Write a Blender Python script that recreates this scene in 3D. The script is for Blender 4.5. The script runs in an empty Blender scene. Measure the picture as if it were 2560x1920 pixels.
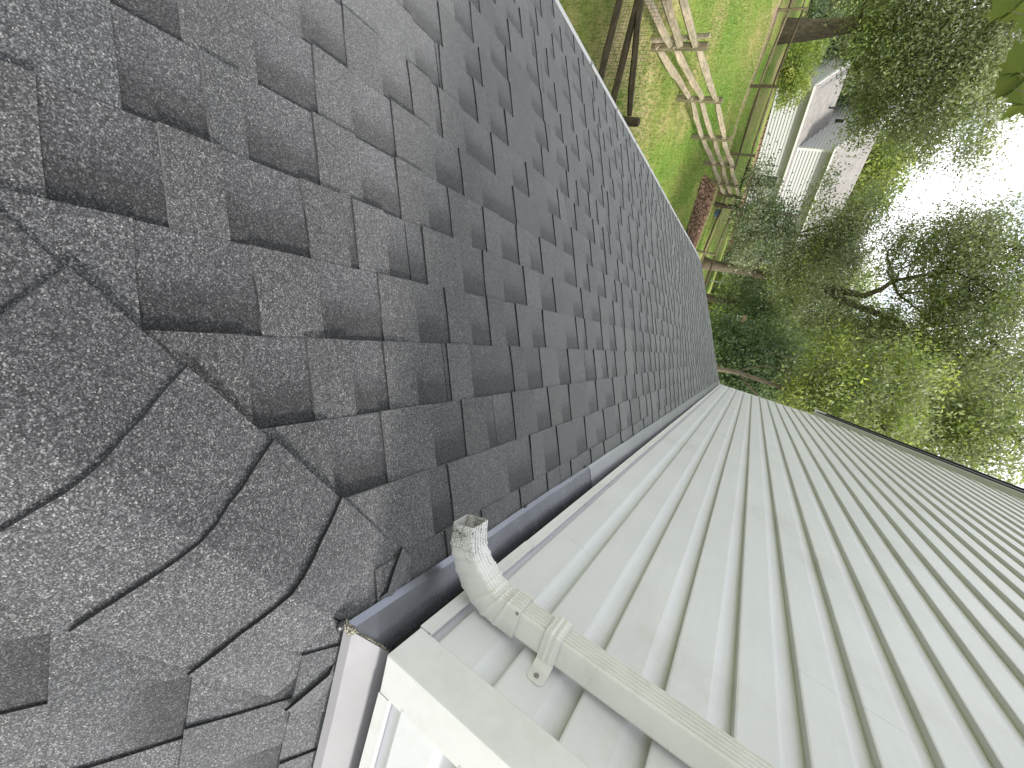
import bpy, math, random
import numpy as np
from mathutils import Vector, Matrix
random.seed(7); rng = np.random.default_rng(7)
R_ = math.radians
sc = bpy.context.scene
COL = sc.collection

# ------------------------------------------------------------------ camera
RC = np.array([[0.93702735, -0.05615154, 0.34471255],      # world -> upright camera (right, up, back)
               [-0.27353576, 0.49569809, 0.8242946],
               [-0.21715876, -0.8666778, 0.44912321]])
CAM = np.array([-0.67612307, 0.0, 0.38711911])
FPX = 1058.39
cd = bpy.data.cameras.new('camera'); cam = bpy.data.objects.new('camera', cd); COL.objects.link(cam)
cd.sensor_width = 36; cd.sensor_fit = 'HORIZONTAL'; cd.lens = 36 * FPX / 2560
cd.clip_start = 0.02; cd.clip_end = 600
X, Y, Z = RC[1], -RC[0], RC[2]
cam.matrix_world = Matrix(((X[0], Y[0], Z[0], CAM[0]), (X[1], Y[1], Z[1], CAM[1]), (X[2], Y[2], Z[2], CAM[2]), (0, 0, 0, 1)))
sc.camera = cam

# ------------------------------------------------------------------ sky, sun, exposure
SUN_EL, SUN_AZ = R_(50), math.atan2(0.62, -0.23)            # hazy sun over the house: the porch roof lies in its shade
w = bpy.data.worlds.new('World'); sc.world = w; w.use_nodes = True
nt = w.node_tree; nt.nodes.clear()
def N(t, typ, **kw):
    n = t.nodes.new(typ)
    for k, v in kw.items(): setattr(n, k, v)
    return n
o_ = N(nt, 'ShaderNodeOutputWorld'); bg = N(nt, 'ShaderNodeBackground'); bg.inputs[1].default_value = 0.1
sky = N(nt, 'ShaderNodeTexSky', sky_type='NISHITA', sun_disc=False, sun_elevation=SUN_EL, sun_rotation=SUN_AZ, air_density=1.0, dust_density=1.5)
tc = N(nt, 'ShaderNodeTexCoord'); mp = N(nt, 'ShaderNodeMapping'); mp.inputs['Scale'].default_value = (1.0, 1.0, 2.6)
cn = N(nt, 'ShaderNodeTexNoise'); cn.inputs['Scale'].default_value = 2.3; cn.inputs['Detail'].default_value = 7; cn.inputs['Roughness'].default_value = .58
cr = N(nt, 'ShaderNodeValToRGB'); cr.color_ramp.elements[0].position = .40; cr.color_ramp.elements[1].position = .55
cr.color_ramp.elements[0].color = (.05, .05, .05, 1)
cc = N(nt, 'ShaderNodeValToRGB'); cc.color_ramp.elements[0].position = .38; cc.color_ramp.elements[1].position = .72
cc.color_ramp.elements[0].color = (11.2, 11.2, 11.2, 1); cc.color_ramp.elements[1].color = (7.6, 7.8, 8.2, 1)
mx = N(nt, 'ShaderNodeMix', data_type='RGBA')
L = nt.links.new
L(tc.outputs['Generated'], mp.inputs[0]); L(mp.outputs[0], cn.inputs['Vector'])
L(cn.outputs[0], cr.inputs[0]); L(cn.outputs[0], cc.inputs[0])
L(cr.outputs[0], mx.inputs[0]); L(sky.outputs[0], mx.inputs[6]); L(cc.outputs[0], mx.inputs[7])
L(mx.outputs[2], bg.inputs[0]); L(bg.outputs[0], o_.inputs[0])
sl = bpy.data.lights.new('sun', 'SUN'); sl.energy = 2.8; sl.angle = R_(11); sl.color = (1, .97, .93)
so = bpy.data.objects.new('sun', sl); COL.objects.link(so)
sdir = Vector((math.cos(SUN_EL) * math.sin(SUN_AZ), math.cos(SUN_EL) * math.cos(SUN_AZ), math.sin(SUN_EL)))
so.rotation_euler = sdir.to_track_quat('Z', 'Y').to_euler(); so.location = sdir * 40
sc.view_settings.view_transform = 'Standard'; sc.view_settings.look = 'None'
sc.view_settings.exposure = 0.95; sc.view_settings.gamma = 1
sc.cycles.use_denoising = True
sc.cycles.max_bounces = 6; sc.cycles.transparent_max_bounces = 4

# ------------------------------------------------------------------ helpers
def ray(x, y):
    d = RC.T @ np.array([y - 960.0, x - 1280.0, -FPX]); return d / np.linalg.norm(d)
def at(x, y, d): return CAM + ray(x, y) * d                     # photo pixel + distance in metres
def onplane(x, y, axis, val):
    d = ray(x, y); return CAM + d * ((val - CAM[axis]) / d[axis])

def link(o, parent=None):
    COL.objects.link(o)
    if parent is not None: o.parent = parent
    return o
def empty(name, loc, label, cat, group=None):
    o = bpy.data.objects.new(name, None); o.location = loc; o.empty_display_size = .1; COL.objects.link(o)
    o['label'] = label; o['category'] = cat
    if group: o['group'] = group
    return o
def root_of(p):
    while p.parent is not None: p = p.parent
    return p
def mesh(name, V, F, mat, parent=None, smooth=False, cols=None, mats=None, fm=None, normals=None):
    """V in world coordinates; stored relative to the parent's root"""
    V = np.asarray(V, dtype=np.float32)
    if parent is not None: V = V - np.array(root_of(parent).location, dtype=np.float32)
    me = bpy.data.meshes.new(name); me.from_pydata(V.tolist(), [], F)
    for m in (mats or [mat]): me.materials.append(m)
    if fm is not None: me.polygons.foreach_set('material_index', fm)
    if smooth: me.polygons.foreach_set('use_smooth', [True] * len(me.polygons))
    if cols is not None:
        a = me.color_attributes.new('tone', 'FLOAT_COLOR', 'POINT')
        c = np.ones((len(V), 4), dtype=np.float32); cols = np.asarray(cols, dtype=np.float32); c[:, :cols.shape[1]] = cols
        a.data.foreach_set('color', c.ravel())
    me.update()
    return link(bpy.data.objects.new(name, me), parent)
def tag(o, label=None, cat=None, group=None, kind=None):
    if label: o['label'] = label
    if cat: o['category'] = cat
    if group: o['group'] = group
    if kind: o['kind'] = kind
    return o
class MB:
    def __init__(s): s.V = []; s.F = []; s.C = []
    def add(s, V, F, c=None):
        b = len(s.V); s.V += [tuple(v) for v in V]; s.F += [tuple(i + b for i in f) for f in F]
        if c is not None: s.C += [c] * len(V) if np.ndim(c) == 1 else list(c)
    def hexa(s, P, c=None):       # 8 points: bottom 4, top 4
        s.add(P, [(0, 3, 2, 1), (4, 5, 6, 7), (0, 1, 5, 4), (1, 2, 6, 5), (2, 3, 7, 6), (3, 0, 4, 7)], c)
    def box(s, a, b, c=None):
        x0, y0, z0 = a; x1, y1, z1 = b
        s.hexa([(x0, y0, z0), (x1, y0, z0), (x1, y1, z0), (x0, y1, z0), (x0, y0, z1), (x1, y0, z1), (x1, y1, z1), (x0, y1, z1)], c)
    def obox(s, o, t, n, a, b, zt=None):   # oriented box in frame (t, n, up)
        P = []
        for k in (a[2], b[2]):
            for (i, j) in ((a[0], a[1]), (b[0], a[1]), (b[0], b[1]), (a[0], b[1])):
                P.append(o + t * i + n * j + np.array([0, 0, k]))
        s.hexa(P)
    def tube(s, P, rad, sides=8, c=None, cap=True, jit=0.0):
        P = [np.asarray(p, float) for p in P]; V = []; F = []
        up0 = np.array([.13, .31, .94])
        for i, p in enumerate(P):
            d = P[min(i + 1, len(P) - 1)] - P[max(i - 1, 0)]; d = d / (np.linalg.norm(d) + 1e-9)
            a = np.cross(d, up0 if abs(d @ up0) < .95 else np.array([1., 0, 0])); a /= np.linalg.norm(a); b = np.cross(d, a)
            r = rad[i] if hasattr(rad, '__len__') else rad
            for k in range(sides):
                t = 2 * math.pi * k / sides; rr = r * (1 + (jit * (random.random() - .5) if jit else 0))
                V.append(p + rr * (math.cos(t) * a + math.sin(t) * b))
        for i in range(len(P) - 1):
            for k in range(sides):
                F.append((i * sides + k, i * sides + (k + 1) % sides, (i + 1) * sides + (k + 1) % sides, (i + 1) * sides + k))
        if cap: F.append(tuple(range(sides))[::-1]); F.append(tuple((len(P) - 1) * sides + k for k in range(sides)))
        s.add(V, F, c)
    def build(s, name, mat, parent=None, smooth=False):
        return mesh(name, s.V, s.F, mat, parent, smooth, np.array(s.C) if s.C else None)

# ------------------------------------------------------------------ materials
MAT = {}
def mat(name, col, rough=.6, metal=0.0, spec=.5):
    m = bpy.data.materials.new(name); m.use_nodes = True; p = m.node_tree.nodes['Principled BSDF']
    p.inputs['Base Color'].default_value = (*col, 1); p.inputs['Roughness'].default_value = rough
    p.inputs['Metallic'].default_value = metal; p.inputs['Specular IOR Level'].default_value = spec
    MAT[name] = m; return m, m.node_tree, p
def noise(t, scale, detail=4, rough=.55, vec=None, sc3=None):
    n = N(t, 'ShaderNodeTexNoise'); n.inputs['Scale'].default_value = scale; n.inputs['Detail'].default_value = detail; n.inputs['Roughness'].default_value = rough
    g = vec
    if g is None:
        gg = N(t, 'ShaderNodeNewGeometry'); g = gg.outputs['Position']
    if sc3:
        m = N(t, 'ShaderNodeMapping'); m.inputs['Scale'].default_value = sc3; t.links.new(g, m.inputs[0]); g = m.outputs[0]
    t.links.new(g, n.inputs['Vector']); return n
def ramp(t, src, stops):
    r = N(t, 'ShaderNodeValToRGB'); e = r.color_ramp.elements
    while len(e) < len(stops): e.new(.5)
    for k, (p, c) in enumerate(stops):
        e[k].position = p; e[k].color = (*c, 1) if len(c) == 3 else c
    t.links.new(src, r.inputs[0]); return r
def mixc(t, a, b, f=1.0, mode='MULTIPLY'):
    m = N(t, 'ShaderNodeMix', data_type='RGBA', blend_type=mode)
    for s, i in ((a, 6), (b, 7), (f, 0)):
        if hasattr(s, 'is_linked') or hasattr(s, 'links'): t.links.new(s, m.inputs[i])
        else: m.inputs[i].default_value = s if i == 0 else (*s, 1)
    return m.outputs[2]
def bump(t, p, src, strength, dist):
    b = N(t, 'ShaderNodeBump'); b.inputs['Strength'].default_value = strength; b.inputs['Distance'].default_value = dist
    t.links.new(src, b.inputs['Height']); t.links.new(b.outputs[0], p.inputs['Normal']); return b

def granules(name, tint):
    m, t, p = mat(name, (.1, .1, .1), .85, 0, .35)
    g = N(t, 'ShaderNodeNewGeometry')
    v = N(t, 'ShaderNodeTexVoronoi'); v.inputs['Scale'].default_value = 620; t.links.new(g.outputs['Position'], v.inputs['Vector'])
    sx = N(t, 'ShaderNodeSeparateColor'); t.links.new(v.outputs['Color'], sx.inputs[0])
    c1 = ramp(t, sx.outputs[0], [(0, (.030, .030, .031)), (.35, (.058, .058, .060)), (.62, (.105, .106, .109)), (.86, (.185, .187, .19)), (.97, (.30, .30, .295)), (1, (.48, .46, .41))])
    n2 = noise(t, 120, 3, .6); c2 = ramp(t, n2.outputs[0], [(.3, (.74, .74, .74)), (.7, (1.28, 1.28, 1.28))])
    n3 = noise(t, 7, 4, .6); c3 = ramp(t, n3.outputs[0], [(.3, (.86, .86, .87)), (.7, (1.14, 1.13, 1.12))])
    a = N(t, 'ShaderNodeVertexColor', layer_name='tone')
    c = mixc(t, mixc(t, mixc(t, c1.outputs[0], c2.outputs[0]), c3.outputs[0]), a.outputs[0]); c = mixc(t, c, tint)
    t.links.new(c, p.inputs['Base Color'])
    sw = N(t, 'ShaderNodeSeparateColor'); t.links.new(a.outputs[0], sw.inputs[0]); sm_ = N(t, 'ShaderNodeMath', operation='MULTIPLY_ADD'); sm_.inputs[1].default_value = .38; sm_.inputs[2].default_value = .34; sm_.use_clamp = True; t.links.new(sw.outputs[0], sm_.inputs[0]); t.links.new(sm_.outputs[0], p.inputs['Sheen Weight']); p.inputs['Sheen Roughness'].default_value = .38; p.inputs['Sheen Tint'].default_value = (.9, .9, .92, 1)
    hb = N(t, 'ShaderNodeMath', operation='MULTIPLY_ADD'); hb.inputs[1].default_value = -1.0; t.links.new(v.outputs['Distance'], hb.inputs[0]); t.links.new(sx.outputs[1], hb.inputs[2])
    bump(t, p, hb.outputs[0], .55, .0012); return m
granules('shingle_granules', (.57, .565, .565))

m, t, p = mat('vinyl_siding', (.62, .635, .605), .42, 0, .4)
n1 = noise(t, 3.0, 5, .6); c = ramp(t, n1.outputs[0], [(.3, (.645, .64, .662)), (.7, (.69, .685, .705))])
n2 = noise(t, 60, 4, .6, sc3=(1, .06, 1)); c2 = ramp(t, n2.outputs[0], [(.3, (.965, .965, .965)), (.65, (1, 1, 1))])
n4 = noise(t, 1.7, 8, .75); c4 = ramp(t, n4.outputs[0], [(.56, (1, 1, 1)), (.74, (.88, .87, .84))])
L2 = t.links.new; L2(mixc(t, mixc(t, c.outputs[0], c2.outputs[0]), c4.outputs[0]), p.inputs['Base Color'])
n3 = noise(t, 140, 4, .6, sc3=(1, .05, 1)); bump(t, p, n3.outputs[0], .25, .0012)

m, t, p = mat('white_trim', (.70, .70, .66), .45, 0, .4)
n1 = noise(t, 9, 6, .7); c = ramp(t, n1.outputs[0], [(.35, (.655, .648, .64)), (.55, (.72, .713, .715)), (.8, (.745, .738, .742))])
n2 = noise(t, 90, 5, .7); c2 = ramp(t, n2.outputs[0], [(.66, (1, 1, 1)), (.76, (.72, .68, .60))])
t.links.new(mixc(t, c.outputs[0], c2.outputs[0]), p.inputs['Base Color'])
n3 = noise(t, 160, 4, .6, sc3=(1, 1, .06)); bump(t, p, n3.outputs[0], .15, .001)

m, t, p = mat('downspout_paint', (.66, .655, .59), .38, 0, .5)
n1 = noise(t, 14, 5, .65); c = ramp(t, n1.outputs[0], [(.3, (.625, .612, .58)), (.6, (.70, .688, .665)), (.85, (.715, .705, .685))])
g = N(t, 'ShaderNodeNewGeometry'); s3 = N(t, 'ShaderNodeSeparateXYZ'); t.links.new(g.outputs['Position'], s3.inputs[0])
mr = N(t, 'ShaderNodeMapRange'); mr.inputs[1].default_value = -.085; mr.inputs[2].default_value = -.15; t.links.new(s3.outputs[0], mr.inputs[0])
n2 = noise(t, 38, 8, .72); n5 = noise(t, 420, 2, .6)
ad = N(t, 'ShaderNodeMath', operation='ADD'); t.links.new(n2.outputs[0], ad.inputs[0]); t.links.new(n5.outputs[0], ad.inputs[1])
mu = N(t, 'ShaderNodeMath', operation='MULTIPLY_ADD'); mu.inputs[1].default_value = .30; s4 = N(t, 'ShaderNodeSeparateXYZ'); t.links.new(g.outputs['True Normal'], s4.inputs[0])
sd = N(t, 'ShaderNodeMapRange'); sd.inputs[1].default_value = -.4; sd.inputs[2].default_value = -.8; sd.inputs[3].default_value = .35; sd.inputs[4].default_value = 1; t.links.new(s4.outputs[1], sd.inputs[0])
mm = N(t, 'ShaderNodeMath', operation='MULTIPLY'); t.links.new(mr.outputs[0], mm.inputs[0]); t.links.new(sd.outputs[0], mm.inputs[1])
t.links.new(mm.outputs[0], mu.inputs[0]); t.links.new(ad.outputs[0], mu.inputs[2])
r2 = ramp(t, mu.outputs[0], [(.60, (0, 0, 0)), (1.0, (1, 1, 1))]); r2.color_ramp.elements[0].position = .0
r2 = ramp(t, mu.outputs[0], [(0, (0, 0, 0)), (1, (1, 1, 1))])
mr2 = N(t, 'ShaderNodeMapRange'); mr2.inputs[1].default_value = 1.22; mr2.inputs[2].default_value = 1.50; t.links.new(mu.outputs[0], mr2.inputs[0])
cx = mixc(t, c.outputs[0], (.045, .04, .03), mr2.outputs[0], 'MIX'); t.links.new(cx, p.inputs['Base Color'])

for nm, base, rg in (('flashing_metal', (.25, .255, .29), .26), ('pale_flashing', (.48, .485, .52), .33), ('matte_flashing', (.215, .208, .214), .52)):  # one trim coil; its darker and brighter reflections are put into these base colours
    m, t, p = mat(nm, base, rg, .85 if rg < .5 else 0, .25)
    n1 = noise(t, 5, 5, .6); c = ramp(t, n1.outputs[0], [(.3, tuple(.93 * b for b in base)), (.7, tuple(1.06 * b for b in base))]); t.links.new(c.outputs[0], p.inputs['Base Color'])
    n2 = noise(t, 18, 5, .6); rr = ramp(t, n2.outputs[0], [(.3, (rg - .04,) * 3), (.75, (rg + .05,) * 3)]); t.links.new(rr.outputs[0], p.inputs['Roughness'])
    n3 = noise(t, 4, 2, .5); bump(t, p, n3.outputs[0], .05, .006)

def wood(name, dark, light, axis=(1, 1, 1), sc=8, bs=.5):
    m, t, p = mat(name, light, .85, 0, .2)
    n1 = noise(t, sc, 7, .7, sc3=axis); c = ramp(t, n1.outputs[0], [(.28, dark), (.5, tuple((a + b) / 2 for a, b in zip(dark, light))), (.72, light)])
    n2 = noise(t, sc * .22, 4, .6); c2 = ramp(t, n2.outputs[0], [(.35, (.70, .72, .66)), (.65, (1.05, 1.0, .95))])
    t.links.new(mixc(t, c.outputs[0], c2.outputs[0]), p.inputs['Base Color']); bump(t, p, n1.outputs[0], bs, .02); return m
wood('weathered_rail', (.16, .13, .085), (.50, .44, .33), (3, .5, 3), 9)
wood('grey_post', (.075, .065, .035), (.26, .235, .145), (3, 3, .5), 9)
wood('shade_dark_rail', (.030, .024, .014), (.125, .105, .065), (.5, 3, 3), 9)  # house shade put into the wood colour; back fence reuses it as dark tone
wood('bark', (.065, .052, .040), (.27, .225, .18), (1, 1, .22), 14, .9)
wood('pale_bark', (.10, .09, .075), (.34, .31, .27), (1, 1, .3), 14, .7)

def leafmat(name, base, trans=.45):
    m = bpy.data.materials.new(name); m.use_nodes = True; t = m.node_tree; p = t.nodes['Principled BSDF']; out = t.nodes['Material Output']
    a = N(t, 'ShaderNodeVertexColor', layer_name='tone'); c = mixc(t, a.outputs[0], base)
    p.inputs['Roughness'].default_value = .5; p.inputs['Specular IOR Level'].default_value = .35; t.links.new(c, p.inputs['Base Color'])
    tr = N(t, 'ShaderNodeBsdfTranslucent'); c2 = mixc(t, c, (1.15, 1.22, .68)); t.links.new(c2, tr.inputs[0])
    ms = N(t, 'ShaderNodeMixShader'); ms.inputs[0].default_value = trans
    t.links.new(p.outputs[0], ms.inputs[1]); t.links.new(tr.outputs[0], ms.inputs[2]); t.links.new(ms.outputs[0], out.inputs[0]); MAT[name] = m; return m
leafmat('leaf', (1, 1, 1)); leafmat('grass_blade', (1, 1, 1), .3)

m, t, p = mat('lawn_turf', (.1, .16, .03), .95, 0, .15)
n1 = noise(t, .42, 5, .62); n2 = noise(t, 5.0, 6, .7); n3 = noise(t, 40, 4, .7)
c1 = ramp(t, n1.outputs[0], [(.34, (.135, .23, .04)), (.48, (.19, .26, .06)), (.58, (.29, .28, .11)), (.68, (.39, .33, .19))])
c2 = ramp(t, n2.outputs[0], [(.3, (.62, .68, .6)), (.7, (1.3, 1.25, 1.2))]); c3 = ramp(t, n3.outputs[0], [(.3, (.6, .62, .55)), (.7, (1.35, 1.3, 1.25))])
t.links.new(mixc(t, mixc(t, c1.outputs[0], c2.outputs[0]), c3.outputs[0]), p.inputs['Base Color']); bump(t, p, n3.outputs[0], .8, .04)
m, t, p = mat('leaf_mulch', (.1, .05, .03), .95, 0, .2)
n1 = noise(t, 30, 5, .7); c = ramp(t, n1.outputs[0], [(.3, (.05, .028, .02)), (.55, (.14, .075, .05)), (.75, (.30, .18, .12))]); t.links.new(c.outputs[0], p.inputs['Base Color']); bump(t, p, n1.outputs[0], .9, .04)
mat('litter_leaf', (.24, .105, .06), .9); MAT['litter_leaf'] = leafmat('litter_leaf', (1, 1, 1), .1)
m, t, p = mat('dirt', (.30, .22, .15), .95, 0, .2)
n1 = noise(t, 12, 6, .7); c = ramp(t, n1.outputs[0], [(.3, (.15, .10, .06)), (.7, (.40, .30, .21))]); t.links.new(c.outputs[0], p.inputs['Base Color'])
mat('black_felt', (.006, .006, .007), .9); mat('dark_metal', (.035, .036, .04), .45, .3)
mat('sealant_black', (.012, .012, .013), .35); m, t, p = mat('gritty_sealant', (.2, .19, .15), .8)
n1 = noise(t, 420, 3, .7); c = ramp(t, n1.outputs[0], [(.42, (.02, .02, .02)), (.5, (.12, .11, .09)), (.60, (.62, .57, .43))]); t.links.new(c.outputs[0], p.inputs['Base Color']); bump(t, p, n1.outputs[0], 1, .004)
mat('screw_steel', (.30, .30, .28), .4, .7); mat('wire', (.10, .10, .09), .5, .6)
m, t, p = mat('gutter_debris', (.25, .2, .15), .95)
n1 = noise(t, 60, 5, .7); c = ramp(t, n1.outputs[0], [(.3, (.09, .07, .055)), (.55, (.25, .20, .16)), (.75, (.42, .35, .28))]); t.links.new(c.outputs[0], p.inputs['Base Color'])
m, t, p = mat('neighbour_siding', (.43, .43, .415), .55)
m, t, p = mat('neighbour_roof', (.27, .24, .225), .9)
n1 = noise(t, 2.2, 6, .7, sc3=(1, 1, 3)); c = ramp(t, n1.outputs[0], [(.3, (.17, .158, .143)), (.7, (.28, .262, .24))]); t.links.new(c.outputs[0], p.inputs['Base Color'])
mat('neighbour_trim', (.62, .615, .59), .5); m, t, p = mat('foundation_brick', (.36, .23, .17), .85)
m, t, p = mat('dark_glass', (.02, .022, .025), .08, 0, .6); mat('white_plastic', (.75, .75, .73), .4)

# ------------------------------------------------------------------ terrain
GZ = -3.7
def gz(x, y):
    r = y * .86 - x * .35                                      # falls away beyond the back fence
    k = min(max((r - 27.0) / 14.0, 0), 1); k = k * k * (3 - 2 * k)
    return GZ - 1.2 * k
xs = np.concatenate([[-300, -150, -80, -55], np.arange(-44, 30, 1.5), [45, 80, 150, 300]]); ys = np.concatenate([[-200, -80, -30], np.arange(-12, 62, 1.5), [75, 100, 160, 350]])
V = [(x, y, gz(x, y) + (.05 * math.sin(x * .9 + y * .5) * math.cos(y * .7) if abs(x) < 40 and y < 60 else 0)) for y in ys for x in xs]
nx = len(xs); F = [(j * nx + i, j * nx + i + 1, (j + 1) * nx + i + 1, (j + 1) * nx + i) for j in range(len(ys) - 1) for i in range(nx - 1)]
tag(mesh('lawn', V, F, MAT['lawn_turf'], None, True), 'patchy green lawn running down to the back fence', kind='structure')
def gzz(x, y): return gz(x, y) + .05 * math.sin(x * .9 + y * .5) * math.cos(y * .7)
# short grass
def blades(n):
    x = rng.uniform(-13.5, -2.0, n); y = rng.uniform(3.5, 24, n)
    z = np.array([gzz(a, b) for a, b in zip(x, y)]); h = rng.uniform(.035, .10, n); wd = rng.uniform(.006, .013, n); th = rng.uniform(0, 6.28, n)
    lx = rng.normal(0, .03, n); ly = rng.normal(0, .03, n)
    V = np.empty((n, 3, 3)); V[:, 0] = np.c_[x - wd * np.cos(th), y - wd * np.sin(th), z - .005]; V[:, 1] = np.c_[x + wd * np.cos(th), y + wd * np.sin(th), z - .005]; V[:, 2] = np.c_[x + lx, y + ly, z + h]
    pn = np.sin(x * .8 + 1.3) * np.cos(y * .55) + .6 * np.sin(x * 2.1 + y * 1.7)
    k = np.clip(.42 + .33 * pn + rng.normal(0, .30, n), 0, 1)[:, None]
    col = np.array([.15, .29, .045]) * (1 - k) + np.array([.36, .35, .13]) * k; col = col * rng.uniform(.65, 1.35, (n, 1))
    return V.reshape(-1, 3), [(3 * i, 3 * i + 1, 3 * i + 2) for i in range(n)], np.repeat(col, 3, 0)
V, F, Cc = blades(110000)
tag(mesh('grass', V, F, MAT['grass_blade'], None, False, Cc), 'short green and straw coloured grass on the lawn', 'grass', kind='stuff')

def patch(name, poly, matn, dz, label, sub=10):
    c = np.mean(poly, 0); V = [(c[0], c[1], gzz(*c) + dz)]; ring = []
    for i in range(len(poly)):
        a, b = np.array(poly[i]), np.array(poly[(i + 1) % len(poly)])
        for k in range(sub):
            q = a + (b - a) * k / sub + rng.normal(0, .05, 2); ring.append(q)
    F = []; n = len(ring); rows = 6
    for r in range(1, rows + 1):
        for q in ring:
            v = c + (q - c) * r / rows; V.append((v[0], v[1], gzz(*v) + dz * (1 if r < rows else -.5)))
    for i in range(n): F.append((0, 1 + i, 1 + (i + 1) % n))
    for r in range(rows - 1):
        for i in range(n): F.append((1 + r * n + i, 1 + (r + 1) * n + i, 1 + (r + 1) * n + (i + 1) % n, 1 + r * n + (i + 1) % n))
    return tag(mesh(name, V, F, MAT[matn], None, True), label, kind='structure')
MUL = [(-6.75, 18.3), (-7.35, 21.3), (-4.6, 21.9), (-4.2, 19.3)]
patch('mulch_bed', MUL, 'leaf_mulch', .05, 'bed of reddish brown leaf mulch at the end of the rail fence')
mb = MB()
for i in range(2600):
    u, v = random.random(), random.random(); a = np.array(MUL[0]) * (1 - u) + np.array(MUL[1]) * u; b = np.array(MUL[3]) * (1 - u) + np.array(MUL[2]) * u
    q = a * (1 - v) + b * v; z = gzz(*q) + random.uniform(.05, .10); s = random.uniform(.03, .07); th = random.uniform(0, 6.3)
    dx, dy = s * math.cos(th), s * math.sin(th); t1, t2 = random.uniform(-.03, .03), random.uniform(-.03, .03); k = random.uniform(.5, 1.7)
    mb.add([(q[0] - dx, q[1] - dy, z - t1), (q[0] + dy * .6, q[1] - dx * .6, z - t2), (q[0] + dx, q[1] + dy, z + t1), (q[0] - dy * .6, q[1] + dx * .6, z + t2)], [(0, 1, 2, 3)], np.array([.185 * k, .115 * k, .078 * k]))
tag(mb.build('leaf_litter', MAT['litter_leaf']), 'fallen brown leaves covering the mulch bed', 'leaves', kind='stuff')
patch('dirt_strip', [(-14.5, 20.4), (-14.5, 21.4), (-4.5, 22.6), (-4.3, 21.9)], 'dirt', .02, 'bare strip of earth under the back fence', 14)

# ------------------------------------------------------------------ porch roof
TH = 0.4829704785666; CT, ST, TT = math.cos(TH), math.sin(TH), math.tan(TH)
EXP = 0.143; S0 = 0.5577; YC = 0.52; YEND = 9.2
DN = np.array([-CT, 0, -ST]); NM = np.array([-ST, 0, CT])
DN2 = np.array([0, -CT, -ST]); NM2 = np.array([0, -ST, CT])
def Pm(s, y, h): return s * DN + h * NM + np.array([0, y, 0])                    # main slope
def Ph(s, x, h): return s * DN2 + h * NM2 + np.array([x, YC, 0])                 # hip-end slope
proof = empty('porch_roof', (-1.1, 4.8, -.55), 'dark grey shingled lean-to porch roof sloping down from the sided wall', 'roof')
deck = MB()
SE = 2.375
for (fn, pts) in ((Pm, [(0, YC), (0, YEND), (SE, YEND), (SE, YC - SE * CT)]), (Ph, [(0, 0), (SE, -SE * CT), (SE, 4.0), (0, 4.0)])):
    P = [fn(s, q, -.006) for s, q in pts]; Q = [fn(s, q, -.03) for s, q in pts]
    deck.add(P + Q, [(0, 1, 2, 3), (7, 6, 5, 4), (0, 4, 5, 1), (1, 5, 6, 2), (2, 6, 7, 3), (3, 7, 4, 0)])
deck.build('roof_deck', MAT['black_felt'], proof)

REC = {-7: [(1.102, 1.204), (1.312, 1.432)], -6: [(0.849, 1.011), (1.124, 1.218), (1.316, 1.424)], -5: [(0.618, 0.648), (0.876, 0.984), (1.059, 1.153), (1.229, 1.346)],
       -4: [(0.53, 0.639), (0.737, 0.832), (0.92, 0.95), (1.057, 1.22), (1.339, 1.463)], -3: [(0.02, .10), (0.243, 0.325), (0.432, 0.548), (0.631, 0.75), (0.893, 1.012), (1.111, 1.325)],
       -2: [(0.03, .12), (0.242, 0.344), (0.399, 0.527), (0.627, 0.738), (0.836, 0.93), (1.019, 1.101), (1.191, 1.306), (1.391, 1.492)],
       -1: [(0.163, 0.277), (0.353, 0.483), (0.57, 0.594), (0.676, 0.798), (0.946, 1.061), (1.167, 1.314), (1.431, 1.565)],
       0: [(0.236, 0.379), (0.489, 0.637), (0.745, 0.853), (0.951, 1.049), (1.137, 1.22), (1.314, 1.424)],
       1: [(0.355, 0.453), (0.539, 0.623), (0.71, 0.831), (0.924, 1.008), (1.023, 1.144), (1.233, 1.352), (1.501, 1.611)],
       2: [(0.472, 0.593), (0.74, 0.859), (0.963, 1.114), (1.262, 1.374), (1.472, 1.569)], 3: [(0.705, 0.772), (1.03, 1.19), (1.28, 1.401), (1.57, 1.691), (1.82, 1.946)]}
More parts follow.
